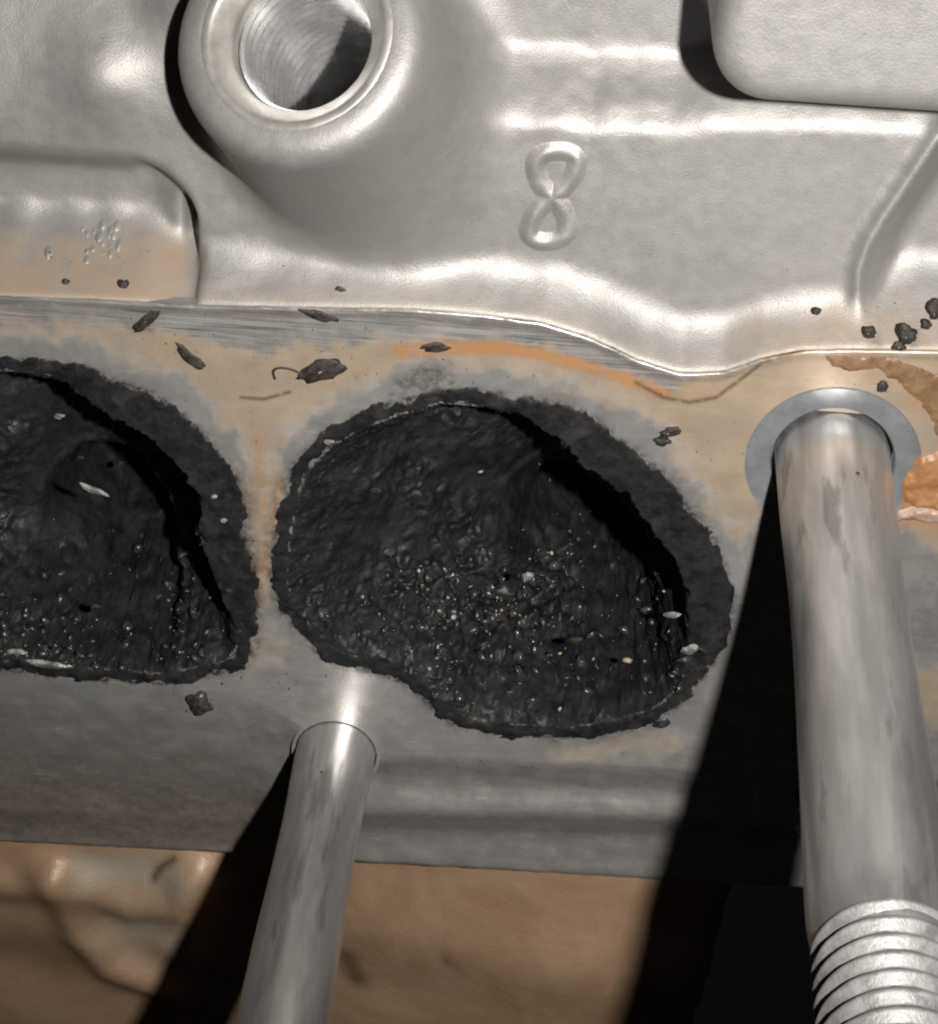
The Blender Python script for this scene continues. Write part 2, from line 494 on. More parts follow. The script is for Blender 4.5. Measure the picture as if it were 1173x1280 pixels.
# ---- threaded bore of the boss
def frame(ax):
    u = np.cross(ax, [0.0, 0, 1.0]); u /= np.linalg.norm(u); w = np.cross(ax, u)
    return u, w
def build_bore(part):
    u, w = frame(BOSS_AXIS)
    prof = [(6.6, -.2), (6.3, .02), (5.95, .02), (5.78, -.04), (5.6, -.2), (4.75, -1.05), (4.6, -1.4), (4.56, -2.2)]
    nth = 120; rows = []
    th = np.linspace(0, 2 * np.pi, nth, endpoint=False)
    if part == 'chamfer':
        for r, t in prof: rows.append((np.full(nth, r), np.full(nth, t)))
    for t in (np.arange(-1.9, -24, -.05) if part == 'bore' else []):
        ph = (t / 1.0 + th / (2 * np.pi)) % 1.0
        tri = np.abs(ph - .5) * 2
        rows.append((4.32 + .42 * tri, np.full(nth, t)))
    if part == 'bore': rows.append((np.full(nth, 3.6), np.full(nth, -24.5))); rows.append((np.full(nth, .02), np.full(nth, -27.0)))
    V = np.stack([BOSS_C + BOSS_AXIS * 0 + np.outer(r * np.cos(th), u) + np.outer(r * np.sin(th), w) + np.outer(t, BOSS_AXIS) for r, t in rows], 1)
    return V.reshape(-1, 3), grid_faces(nth, len(rows), closed_u=True)
bv, bf = build_bore('chamfer')
hpart('bore_chamfer', bv, bf, CHAMFER)
bv, bf = build_bore('bore')
hpart('threaded_bore', bv, bf, BORE)

# ---- cast numeral 8
def build_eight():
    z0 = -3.0
    c1, c2 = at(697, 213, z0), at(686, 279, z0)
    px_mm = np.linalg.norm(at(700, 240, z0) - at(710, 240, z0)) / 10
    py_mm = np.linalg.norm(at(700, 240, z0) - at(700, 250, z0)) / 10
    th = np.linspace(0, 2 * np.pi, 40)
    th = np.linspace(0, 2 * np.pi, 90)
    l1 = []
    for t in th:
        sy = np.sin(t); sx_ = np.sin(2 * t)
        sx_ = np.sign(sx_) * abs(sx_) ** .78
        qq = at(690.5 + 7 * sy + (26 if sy > 0 else 24) * sx_, 246 - (57 if sy > 0 else 56) * sy, z0); l1.append((qq[0], qq[1]))
    xs = np.arange(c2[0] - 3.4, c1[0] + 3.4, .07); ys = np.arange(c2[1] - 3.8, c1[1] + 3.8, .07)
    X, Y = np.meshgrid(xs, ys, indexing='ij')
    d = seg_dist(X, Y, l1)
    h = .42 * (1 - sstep(.0, .98, d + .06 * fbm(X * 1.3, Y * 1.3, 0, 3))) * (.85 + .5 * fbm(X * .45, Y * .45, 4.0, 2))
    Z = cast_height(X, Y) - .06 + h + .05 * fbm(X * .35, Y * .35, 1.0, 3)
    dd = d[:-1, :-1]
    V, Fc, _ = compact(np.stack([X, Y, Z], -1).reshape(-1, 3), grid_faces(len(xs), len(ys), dd < 1.25))
    return V, Fc
ev, ef = build_eight()
hpart('numeral_eight', ev, ef, CAST, {'stain_tint': np.zeros((len(ev), 3))})

# ---- pimply flash left by the mould inside the pocket
def build_blemish():
    rs = np.random.RandomState(12)
    def surf(px, py):
        p = at(px, py, -4.0)
        for _ in range(6): p = at(px, py, float(cast_height(np.array([[p[0]]]), np.array([[p[1]]]))[0, 0]))
        return p
    cs = [(surf(102 + rs.uniform(0, 48), 282 + rs.uniform(0, 40)), rs.uniform(.16, .38)) for _ in range(22)] + [(surf(62, 313), .42)]
    xs = np.arange(min(c[0][0] for c in cs) - 1, max(c[0][0] for c in cs) + 1, .05); ys = np.arange(min(c[0][1] for c in cs) - 1, max(c[0][1] for c in cs) + 1, .05)
    X, Y = np.meshgrid(xs, ys, indexing='ij'); h = X * 0; near = X * 0 + 9
    wx = .35 * fbm(X * 1.8, Y * 1.8, 2.0, 3)
    for c, r in cs:
        d = np.hypot(X - c[0], Y - c[1]) / r + wx / r * .5
        h = np.maximum(h, .7 * r * (1 - sstep(.0, 1.0, d))); near = np.minimum(near, d)
    Z = cast_height(X, Y) + .05 * fbm(X * .35, Y * .35, 1.0, 3) - .03 + h
    V, Fc, _ = compact(np.stack([X, Y, Z], -1).reshape(-1, 3), grid_faces(len(xs), len(ys), ((near < .97) & (h > .03))[:-1, :-1]))
    return V, Fc
v, f = build_blemish()
hpart('casting_flash', v, f, CAST, {'stain_tint': np.zeros((len(v), 3))})['kind'] = 'stuff'

# ---- machined intake flange
def build_flange():
    xs = np.arange(-58, 60, .17)
    def wpx(px): return sstep(300, 440, np.asarray(px, float))
    spec = [  # (left pixel rows, middle pixel rows, z left, z middle)
        ((842, 875), (940, 975), 0.0, 0.0),
        ((900, 930), (975, 1000), -1.3, -1.15),
        ((955, 990), (1012, 1030), -3.2, -.75),
        ((1010, 1030), (1038, 1050), -5.4, -2.5),
        ((1048, 1068), (1073, 1116), -7.2, -2.6),
    ]
    cur = []
    for (la, lb), (ma, mb), zl, zm in spec:
        pts = []
        for px in range(-500, 1701, 50):
            w = float(wpx(px)); yl = la + (lb - la) * px / 400.0 if px < 450 else lb
            ym = ma + (mb - ma) * (px - 440) / 730.0
            z = zl + (zm - zl) * w
            p = at(px, yl * (1 - w) + ym * w, z); pts.append((p[0], p[1], z))
        pts = np.array(sorted(pts))
        cur.append((np.interp(xs, pts[:, 0], pts[:, 1]), np.interp(xs, pts[:, 0], pts[:, 2])))
    yt = Y_FLANGE(xs)
    k_ = np.hanning(9); k_ /= k_.sum()
    yt = np.convolve(np.pad(yt, 4, 'edge'), k_, 'valid') + .05 * perlin(xs * 1.1, 1.7) + .03 * perlin(xs * 4, 2.7)
    rows = [(yt + .02, np.full_like(xs, -1.2)), (yt + .02, np.full_like(xs, -.14)), (yt - .05, np.full_like(xs, -.03)), (yt - .16, np.zeros_like(xs))]
    y0 = yt - .16; y1 = cur[0][0]
    for v in np.linspace(0, 1, 270)[1:]:
        rows.append((y0 + (y1 - y0) * v, np.zeros_like(xs)))
    Cy = [cur[0][0] + (cur[0][0] - cur[1][0])] + [c[0] for c in cur]; Cz = [cur[0][1]] + [c[1] for c in cur]
    Cy.append(2 * Cy[-1] - Cy[-2]); Cz.append(Cz[-1])
    for s_ in range(1, len(Cy) - 2):
        for q in range(1, 15):
            t = q / 14
            cr = lambda A: .5 * (2 * A[s_] + (A[s_ + 1] - A[s_ - 1]) * t + (2 * A[s_ - 1] - 5 * A[s_] + 4 * A[s_ + 1] - A[s_ + 2]) * t * t + (3 * A[s_] - A[s_ - 1] - 3 * A[s_ + 1] + A[s_ + 2]) * t ** 3)
            rows.append((Cy[s_] + (Cy[s_ + 1] - Cy[s_]) * t, cr(Cz)))
    ye, ze = rows[-1]
    rows += [(ye - .25, ze - .06), (ye - .48, ze - .22), (ye - .64, ze - .45), (ye - .72, ze - .8), (ye - .75, ze - 3), (ye - .75, np.full_like(xs, -22))]
    Y = np.stack([r[0] for r in rows], 1); Z = np.stack([r[1] for r in rows], 1).copy()
    X = np.repeat(xs[:, None], Y.shape[1], 1)
    Z += np.where(Z < -.2, .10 * fbm(X * .5, Y * .5, 3.0, 3), 0.0)
    # holes: ports and stud seats (mesh rows are pulled onto the circles)
    for ctr, rad_ in ((STUD_R, 6.2), (STUD_L, 3.22)):
        vx, vy = X - ctr[0], Y - ctr[1]; rr = np.hypot(vx, vy) + 1e-9
        hit = np.abs(rr - rad_) < .14
        X = np.where(hit, ctr[0] + vx / rr * rad_, X); Y = np.where(hit, ctr[1] + vy / rr * rad_, Y)
    da = poly_sd(X, Y, PORT_A); db = poly_sd(X, Y, PORT_B)
    rs = np.hypot(X - STUD_R[0], Y - STUD_R[1]); rl = np.hypot(X - STUD_L[0], Y - STUD_L[1])
    bad = (da > 1.0) | (db > 1.0) | (rs < 6.21) | (rl < 3.23)
    keep = ~(bad[:-1, :-1] & bad[1:, :-1] & bad[1:, 1:] & bad[:-1, 1:])
    # ---- stains and painted slope shade, in millimetres on the face
    n1 = fbm(X * .28, Y * .28, 5.0, 4); n2 = fbm(X * .9, Y * .9, 8.0, 4)
    def blob(pts, soft=1.0, wob=1.6, z=0.0):
        return sstep(-soft, soft, poly_sd(X, Y, pl(pts, z)) + wob * n1 + .5 * wob * n2)
    tan = blob([(130, 405), (255, 420), (330, 440), (470, 420), (560, 425), (640, 428), (760, 462), (850, 490), (930, 455), (1000, 432), (1190, 432), (1190, 700),
                (1110, 640), (940, 620), (930, 700), (880, 620), (820, 540), (760, 500), (640, 460), (540, 452), (420, 500), (360, 560), (340, 640), (338, 760), (318, 760), (322, 640), (300, 560), (250, 490)])
    tan = np.maximum(tan, .7 * blob([(0, 395), (120, 400), (230, 440), (260, 500), (200, 470), (100, 430), (0, 425)], 1.2))
    tan = np.maximum(tan, .6 * blob([(690, 930), (760, 922), (850, 905), (870, 930), (800, 945), (690, 952)], .8))
    tan = np.maximum(tan, .5 * blob([(305, 770), (345, 775), (360, 840), (300, 850)], 1.0))
    tan = np.maximum(tan, .8 * blob([(1130, 830), (1250, 830), (1250, 920), (1130, 910)], 1.2))
    tan = np.maximum(tan, .5 * sstep(.3, 5.0, -Z + 1.5 * n1) * (1 - sstep(at(330, 1000, -3)[0], at(430, 1000, -3)[0], X)))  # brown film on the left slope, also deepening its painted shade
    org = np.exp(-(np.clip(seg_dist(X, Y, pl([(500, 440), (560, 433), (640, 437), (720, 453), (780, 473), (830, 492)])) + .35 * n2 + .2 * n1, 0, 9) / .7) ** 2) * (.95 + .4 * np.clip(n1, -.5, .5))
    org = np.maximum(org, .45 * np.exp(-(seg_dist(X, Y, pl([(795, 480), (850, 492), (900, 485)])) / .9) ** 2))
    org = np.maximum(org, .65 * np.exp(-(seg_dist(X, Y, pl([(350, 600), (346, 640), (350, 680)])) / .6) ** 2))
    org = np.maximum(org, .55 * np.exp(-(seg_dist(X, Y, pl([(326, 545), (331, 620), (330, 720)])) / .7) ** 2))
    org = np.maximum(org, .6 * np.exp(-(seg_dist(X, Y, pl([(296, 580), (303, 640)])) / .5) ** 2))
    org = np.maximum(org, .62 * blob([(1085, 470), (1120, 480), (1150, 520), (1160, 570), (1130, 600), (1250, 640), (1250, 470), (1120, 455)], 1.6))
    org = np.maximum(org, .8 * np.exp(-(seg_dist(X, Y, pl([(1118, 640), (1180, 640)])) / 2.2) ** 2))
    org = np.maximum(org, .5 * np.exp(-(seg_dist(X, Y, pl([(695, 494), (708, 490)])) / .35) ** 2))
    dport = np.maximum(da, db)
    soot_and_shade = np.clip(1.1 * np.exp(-np.clip(-dport, 0, 99) / (.55 + .5 * np.clip(n1, 0, 1))), 0, 1) * sstep(-.35, .25, n2 + .35 * n1 + .25 * np.exp(dport))
    soot_and_shade = np.maximum(soot_and_shade, .75 * blob([(490, 470), (520, 452), (555, 462), (560, 495), (480, 500)], .7))
    soot_and_shade = np.maximum(soot_and_shade, .5 * blob([(150, 398), (200, 392), (190, 415), (165, 415)], .5, .6))
    soot_and_shade = np.maximum(soot_and_shade, .4 * blob([(1125, 715), (1250, 715), (1250, 815), (1125, 810)], 1.0))
    soot_and_shade = np.maximum(soot_and_shade, .35 * blob([(0, 850), (200, 856), (260, 862), (200, 880), (0, 866)], .8))
    soot_and_shade = np.maximum(soot_and_shade, .28 * sstep(.1, 3.0, -Z + .8 * n1) * (1 - sstep(at(330, 1000, -3)[0], at(430, 1000, -3)[0], X)))  # shade painted on the left slope where it turns from the lamp
    line = np.exp(-(seg_dist(X, Y, pl([(795, 478), (830, 497), (862, 503), (895, 497), (925, 475), (955, 452), (1005, 438)])) / .16) ** 2)
    line = np.maximum(line, np.exp(-(seg_dist(X, Y, pl([(302, 497), (330, 499), (362, 490)])) / .15) ** 2))
    ytop = Y_FLANGE(X)
    edge = np.exp(-((Y - ytop + .45) / .28) ** 2)
    line = np.maximum(line, .45 * edge)
    wear = (1 - sstep(1.5, 4.0, ytop - Y + 1.2 * n1)) * (1 - .7 * np.clip(tan, 0, 1)) + .12
    grey = .5 * np.exp(-((dport + 1.7) / 1.1) ** 2) * (1 - .5 * sstep(.2, .8, n1 + .3))
    S = np.stack([np.clip(tan, 0, 1), org, np.clip(soot_and_shade, 0, 1)], -1).reshape(-1, 3)
    W = np.stack([np.clip(wear, 0, 1), np.clip(line, 0, 1), grey], -1).reshape(-1, 3)
    V, Fc, ex = compact(np.stack([X, Y, Z], -1).reshape(-1, 3), grid_faces(*Y.shape, keep)[:, ::-1], {'stain_tint': S, 'wear': W})
    return V, Fc, ex
fv, ff, fex = build_flange()
hpart('intake_flange', fv, ff, FLANGE, fex)

def lathe(prof, n=72, off=(0, 0, 0)):
    th = np.linspace(0, 2 * np.pi, n, endpoint=False)
    V = np.stack([np.stack([off[0] + r * np.cos(th), off[1] + r * np.sin(th), np.full(n, off[2] + z)], 1) for r, z in prof], 1)
    return V.reshape(-1, 3), grid_faces(n, len(prof), closed_u=True)

v, f = lathe([(6.45, -.02), (6.2, -.015), (6.1, -.08), (5.95, -.10), (4.5, -.10), (4.36, -.24), (4.32, -.4), (4.3, -1.8), (3.5, -1.8)], 96, STUD_R)
hpart('spot_face', v, f, SPOT)
v, f = lathe([(3.5, -.02), (3.225, -.01), (3.21, -.05), (3.2, -.2), (3.2, -1.5), (2.7, -1.5)], 72, STUD_L)
hpart('stud_hole_rim', v, f, FLANGE, {'stain_tint': np.zeros((len(v), 3)), 'wear': np.tile([.25, 0, 0], (len(v), 1))})

# ---- port walls under the flange
def build_port_wall(poly):
    pts = smooth_closed(poly, 3); n = len(pts); P_ = np.array(pts); c = P_.mean(0)
    rows = []
    for s_, z, sh in ((.955, -.1, 0), (.94, -1.0, 0), (.93, -5, 0), (.92, -12, .8), (.90, -20, 1.8), (.86, -30, 3.0)):
        q = c + (P_ - c) * s_ + np.array([0.5, 1.0]) * sh
        rows.append(np.concatenate([q, np.full((n, 1), z)], 1))
    return np.stack(rows, 1).reshape(-1, 3), grid_faces(n, len(rows), closed_u=True)
for poly in (PORT_A, PORT_B):
    v, f = build_port_wall(poly)
    hpart('port_wall', v, f, CARBON)

# ---- lower part of the head below the flange
def build_lower():
    xs = np.arange(-75, 80, .45); ys = np.arange(-105, -26, .45)
    X, Y = np.meshgrid(xs, ys, indexing='ij')
    n1 = fbm(X * .06, Y * .06, 1.0, 3); n2 = fbm(X * .2, Y * .2, 4.0, 4)
    z0 = -10.0
    Z = -10.5 + 6.9 * sstep(-20, 12, X) + .3 * n1 + .12 * n2 - .05 * np.clip(-Y - 38, 0, 99)
    # rounded rail next to the flange
    rail = yline([(440, 1140), (850, 1165), (1200, 1185)], z0)
    Z += .8 * np.exp(-((Y - rail(X)) / 4.5) ** 2) * sstep(-14, -8, X)
    # lumpy cast ribs and a hollow at the left
    def rib(pts, w, h, z=z0 + 1):
        return h * np.exp(-(seg_dist(X, Y, pl(pts, z)) / w) ** 2)
    Z += rib([(60, 1105), (80, 1150), (95, 1190), (130, 1230), (190, 1250)], 2.0, 1.5)
    Z += rib([(-80, 1110), (20, 1125), (70, 1110)], 2.0, 1.0)
    Z += rib([(110, 1128), (160, 1150), (215, 1140), (250, 1100)], 2.0, 1.3)
    Z += rib([(235, 1110), (235, 1150), (215, 1200)], 2.4, 1.2)
    Z -= .9 * np.exp(-(np.hypot((X - at(20, 1210, z0)[0]) / 5.0, (Y - at(20, 1210, z0)[1]) / 4.0)) ** 2)
    g = np.clip(rib([(110, 1100), (160, 1105), (215, 1105)], 1.8, .9) + rib([(160, 1180), (215, 1190)], 3.0, .7), 0, 1)
    d = np.clip(rib([(432, 1200), (445, 1225)], 1.3, .9) + rib([(555, 1165), (590, 1180)], .8, .7) * sstep(-.3, .2, n2) + rib([(0, 1215), (60, 1225)], 3.0, .6)
                + rib([(188, 1115), (196, 1100), (215, 1085)], .35, .9), 0, 1)
    S = np.stack([g, d, d * 0], -1).reshape(-1, 3)
    # the casting ends beside the thick stud, its corner rounded down
    edge = at(905, 1180, -4)[0] + .10 * (Y + 40) + .3 * perlin(Y * .1, 5.5)
    Z = Z - 14 * sstep(-.2, 1.2, X - edge) - .9 * sstep(-2.5, .3, X - edge) ** 2
    keep = (X < edge + 1.6)[:-1, :-1]
    V, Fc, ex = compact(np.stack([X, Y, Z], -1).reshape(-1, 3), grid_faces(len(xs), len(ys), keep), {'s': S})
    return V, Fc, ex['s']
v, f, st = build_lower()
hpart('lower_casting', v, f, LOWER, {'stain_tint': st})

# ------------------------------------------------------------------ carbon deposits
def idw(X, Y, ctrl):
    num = 0; den = 0
    for px, py, z in ctrl:
        p = at(px, py, z)
        w = 1 / (np.hypot(X - p[0], Y - p[1]) ** 2 + 4.0) ** 1.6
        num = num + w * z; den = den + w
    return num / den

def build_deposit(poly, ctrl, seed, rough_pts, gap, wall_dir=(.88, .47)):
    P_ = np.array([p[:2] for p in poly]); c = P_.mean(0)
    lo, hi = P_.min(0) - 1.5, P_.max(0) + 1.5
    lo[0] = max(lo[0], -50)
    xs = np.arange(lo[0], hi[0], .10); ys = np.arange(lo[1], hi[1], .10)
    X, Y = np.meshgrid(xs, ys, indexing='ij')
    n0 = fbm(X * .35 + seed, Y * .35, 2.0, 3); n1 = fbm(X * 1.0 + seed, Y * 1.0, 6.0, 4); n2 = fbm(X * 3.2 + seed, Y * 3.2, 9.0, 3)
    def chips(k, o):          # blocky broken edge
        a_ = .6 + o
        u_, v_ = X * math.cos(a_) - Y * math.sin(a_) + .5 * n1, X * math.sin(a_) + Y * math.cos(a_) + .5 * n1
        return perlin(np.floor(u_ * k) * .73 + o, np.floor(v_ * k) * .61, seed + o)
    d = poly_sd(X, Y, smooth_closed(poly, 4)) + .55 * n0 + .30 * n1 + .10 * n2 + .45 * chips(.9, .0) + .25 * chips(1.9, 1.1) + .1
    # how far round towards the sheer upper right side
    dx, dy = (X - c[0]) / (hi[0] - c[0]), (Y - c[1]) / (hi[1] - c[1])
    rr = np.hypot(dx, dy) + 1e-6
    cosd = (dx * wall_dir[0] + dy * wall_dir[1]) / rr
    sheer = sstep(.34, .8, cosd)
    low = sstep(.25, .9, -dy / rr) * sstep(.35, .8, rr)
    lip = .9 + 2.4 * sheer + .6 * n0 + .2 * low + .15 * chips(.8, 2.3)
    tw = 4.5 * (1 - sheer) ** 1.3 + .5
    s = sstep(0, 1, np.clip((d - lip + .25 * n0) / tw, 0, 1))
    film = .07 + .07 * (n0 + .4) * sstep(0, .8, d) - .2 * (1 - sstep(-.05, .22, d)) - .25 * sstep(.6, 2.5, d) * (1 - sheer)
    zin = idw(X, Y, ctrl)
    rp = seg_dist(X, Y, pl(rough_pts, -4.0))
    rough = np.exp(-((rp + 1.2 * n0) / 3.2) ** 2)
    gd = seg_dist(X, Y, pl(gap, -20.0)) + .25 * n0
    zin = zin + .45 * n0
    zin = zin + (np.minimum(zin, -28) - zin) * (1 - sstep(1.6, 3.4, gd))
    zin = zin + low * (.8 * (np.floor(2.2 * n0 + 2.5) / 2.2 - n0 - 1.1))
    Z = film * (1 - s) + zin * s
    # crusty clods grow along the surface normal
    def blur(A, r):
        for ax_ in (0, 1):
            pad = [(0, 0), (0, 0)]; pad[ax_] = (r + 1, r)
            c_ = np.cumsum(np.pad(A, pad, 'edge'), axis=ax_)
            n_ = A.shape[ax_]
            A = (np.take(c_, np.arange(2 * r + 1, 2 * r + 1 + n_), ax_) - np.take(c_, np.arange(0, n_), ax_)) / (2 * r + 1)
        return A
    Zb = blur(blur(Z, 8), 8)
    inner = sstep(.9, 1.0, blur((s > .95).astype(float), 8)) * (1 - .8 * (1 - sstep(2.0, 3.6, gd)))
    Z = Z + (Zb - Z) * inner
    gx, gy = np.gradient(blur(Z, 4), .10)
    il = 1 / np.sqrt(gx ** 2 + gy ** 2 + 1)
    def f3(k, o, oc=3): return fbm(X * k + seed * 3, Y * k + o, Z * k, oc)
    cl = np.abs(f3(.42, 1.0)); cl2 = np.abs(f3(1.5, 4.0))
    patchy = sstep(-.15, .35, fbm(X * .22 + seed, Y * .22, Z * .1 + 7, 2))
    D = s * ((.3 + .7 * patchy) * .62 * f3(.6, 2.0) + (.2 + .8 * patchy) * .16 * f3(1.8, 5.0) + (.1 + .9 * patchy) * .05 * f3(3.0, 6.0) + rough * (3.0 * (cl - .2) + (.25 + patchy) * .75 * (cl2 - .18) + .08 * f3(3.4, 8.0)))
    D = D + (1 - s) * sstep(.2, .8, d) * (.10 * f3(.8, 3.0) + .05 * f3(2.4, 5.0))
    X0, Y0 = X, Y
    X = X0 - gx * il * D; Y = Y0 - gy * il * D; Z = Z + il * D
    keep = (d > -.06)[:-1, :-1]
    V, Fc, _ = compact(np.stack([X, Y, Z], -1).reshape(-1, 3), grid_faces(len(xs), len(ys), keep))
    def zat(x, y):
        i = np.clip(((x - xs[0]) / .10).astype(int), 0, len(xs) - 1); j = np.clip(((y - ys[0]) / .10).astype(int), 0, len(ys) - 1)
        return Z[i, j], d[i, j]
    return V, Fc, zat

def crumb_mesh(n_pts, pos, sizes, seed):
    """many irregular little grains in one mesh"""
    rs = np.random.RandomState(seed)
    t = (1 + 5 ** .5) / 2
    iv = np.array([(-1, t, 0), (1, t, 0), (-1, -t, 0), (1, -t, 0), (0, -1, t), (0, 1, t), (0, -1, -t), (0, 1, -t), (t, 0, -1), (t, 0, 1), (-t, 0, -1), (-t, 0, 1)]) / math.sqrt(1 + t * t)
    fi = np.array([(0, 11, 5), (0, 5, 1), (0, 1, 7), (0, 7, 10), (0, 10, 11), (1, 5, 9), (5, 11, 4), (11, 10, 2), (10, 7, 6), (7, 1, 8), (3, 9, 4), (3, 4, 2), (3, 2, 6), (3, 6, 8), (3, 8, 9), (4, 9, 5), (2, 4, 11), (6, 2, 10), (8, 6, 7), (9, 8, 1)])
    V, Fs = [], []
    for k in range(len(pos)):
        q, _ = np.linalg.qr(rs.normal(size=(3, 3)))
        sc = sizes[k] * np.array([1, rs.uniform(.35, .85), rs.uniform(.2, .6)])
        V.append((iv * rs.uniform(.55, 1.35, (12, 1)) * sc) @ q.T + pos[k]); Fs.append(fi + 12 * k)
    return np.concatenate(V), np.concatenate(Fs)

CTRL_A = [(440, 620, -3), (415, 700, -2.5), (470, 770, -3.5), (520, 650, -6), (560, 560, -8), (600, 600, -11), (610, 680, -10), (680, 580, -18), (720, 620, -21), (740, 640, -22), (800, 680, -25), (780, 660, -24),
          (850, 720, -25), (820, 720, -24), (700, 680, -16), (700, 740, -8), (600, 760, -5.5), (520, 730, -5), (790, 790, -7), (640, 850, -3.5), (560, 850, -2.8), (750, 860, -4), (850, 830, -4), (770, 720, -15), (740, 780, -7)]
CTRL_B = [(-180, 640, -4), (-80, 560, -6), (0, 560, -8), (60, 620, -9), (110, 560, -13), (100, 700, -8), (140, 560, -18), (160, 600, -20), (210, 660, -24), (190, 620, -23), (250, 720, -18), (170, 690, -11), (200, 750, -6),
          (0, 750, -4.5), (60, 800, -3), (150, 800, -3.8), (240, 800, -7), (285, 790, -5), (-100, 760, -4)]
def make_deposit(poly, ctrl, seed, rough_pts, gap, label):
    V, Fc, zat = build_deposit(poly, ctrl, seed, rough_pts, gap)
    base = np.array([*np.array([p[:2] for p in poly]).mean(0), -10.0])
    root = empty('carbon_deposit', label, 'carbon deposit', tuple(base), 'carbon deposits in the intake ports')
    mesh_obj('crust', V - base, Fc, CARBON, root)
    rs = np.random.RandomState(seed * 11 + 1)
    pts = np.array(pl(rough_pts, -4.0))
    def scatter(n, spread, lo, hi, zoff, mat, name, kind=None):
        t = rs.uniform(0, len(pts) - 1.001, n); i = t.astype(int); q = pts[i] + (pts[i + 1] - pts[i]) * (t - i)[:, None]
        q = q + rs.normal(size=(n, 2)) * spread
        z, dd = zat(q[:, 0], q[:, 1]); ok = dd > 1.3
        q, z = q[ok], z[ok]
        sz = lo + (hi - lo) * rs.rand(len(q)) ** 3.5
        v, f = crumb_mesh(len(q), np.column_stack([q, z + sz * zoff]), sz, seed + 5)
        o = mesh_obj(name, v - base, f, mat, root, smooth=False)
        o['kind'] = 'stuff'
        return o
    scatter(650, np.array([3.2, 2.0]), .10, .8, .5, CRUMB, 'carbon_grit')
    scatter(60, np.array([6.0, 5.0]), .05, .22, .4, CRUMB, 'fine_grit')
    scatter(110, np.array([3.4, 1.9]), .06, .30, .7, ASH_GLINT, 'ash_glint_grit')  # pale specks, partly painted glints
    return root, zat, base, pts

ROUGH_A = [(500, 750), (560, 775), (620, 800), (700, 815), (780, 815), (845, 810)]
ROUGH_B = [(-60, 790), (20, 790), (90, 800), (160, 800), (230, 800), (280, 790)]
depA, zatA, baseA, _ = make_deposit(PORT_A, CTRL_A, 1, ROUGH_A, [(705, 598), (758, 636), (800, 680), (824, 728), (836, 772)], 'black crusty carbon deposit filling the whole oval port between the two studs')
depB, zatB, baseB, _ = make_deposit(PORT_B, CTRL_B, 2, ROUGH_B, [(150, 552), (190, 592), (222, 640), (246, 692), (262, 738)], 'black carbon deposit in the port cut off by the picture edge')
# pale grit lying in the crust
pg = [(552, 768, .34), (540, 775, .25), (785, 823, .36), (520, 790, .16), (601, 588, .20), (830, 737, .15), (560, 745, .14), (610, 815, .2), (508, 800, .14), (655, 825, .18), (640, 740, .13),
      (742, 822, .14), (580, 800, .15), (690, 690, .16), (575, 725, .14), (700, 815, .17), (535, 735, .15), (505, 770, .13), (625, 765, .12)]
_r = random.Random(5)
pg += [(_r.gauss(610, 75), _r.gauss(775, 32), _r.uniform(.03, .09)) for _ in range(45)]
q = np.array([at(a, b, -5)[:2] for a, b, s in pg])
for _ in range(6):
    z, dd = zatA(q[:, 0], q[:, 1]); q = np.array([at(a, b, zz)[:2] for (a, b, s), zz in zip(pg, z)])
v, f = crumb_mesh(len(q), np.column_stack([q, z + .2]), np.array([s * 1.25 for *_, s in pg]), 4)
o = mesh_obj('pale_grit', v - baseA, f, PALE, depA, smooth=False); o['kind'] = 'stuff'
# larger grey ash flakes, their pale colour standing in for glints
def ash_glints(dep, base, zat, spots):
    for k, (px, py, ln, wd, an) in enumerate(spots):
        z_ = -5.0
        for _ in range(6):
            p = at(px, py, z_); z_ = float(zat(np.array([p[0]]), np.array([p[1]]))[0][0])
        mm = 1 / 17.0; n = 14
        th = np.linspace(0, 2 * np.pi, n, endpoint=False)
        rr = 1 + .5 * fbm(np.cos(th) * 1.4 + k * 2.3, np.sin(th) * 1.4, k * 1.7, 3)
        x_, y_ = ln * mm / 2 * rr * np.cos(th), wd * mm / 2 * rr * np.sin(th)
        ca, sa = math.cos(an), math.sin(an)
        ring = np.stack([x_ * ca - y_ * sa, x_ * sa + y_ * ca, .10 * fbm(x_ * 1.5, y_ * 1.5, k, 2)], 1)
        tilt = .45 * ring[:, 1]
        top = ring * np.array([.7, .7, 1]) + np.array([0, 0, .16]); top[:, 2] += tilt; ring[:, 2] += tilt - .1
        V_ = np.concatenate([ring, top]) + at(px, py, z_) + np.array([0, 0, .12]) - base
        Fs = [(i, (i + 1) % n, n + (i + 1) % n, n + i) for i in range(n)] + [tuple(range(n, 2 * n))]
        mesh_obj('ash_glint_flake', V_, Fs, CRUMB if k % 2 else ASH_GLINT, dep, smooth=False)
ash_glints(depA, baseA, zatA, [(693, 685, 36, 14, -.6), (431, 598, 22, 8, .4), (412, 552, 12, 8, .2), (468, 612, 12, 7, .1), (548, 770, 26, 14, .2), (528, 800, 14, 9, .5), (640, 815, 24, 12, .2), (583, 845, 30, 14, -.3),
    (660, 880, 70, 22, .1), (760, 870, 40, 20, .4), (820, 862, 30, 16, .6), (600, 870, 44, 16, -.2), (840, 768, 20, 12, .2), (720, 800, 22, 14, .3), (862, 812, 26, 18, .9), (405, 775, 16, 12, .4), (660, 720, 18, 14, .9)])
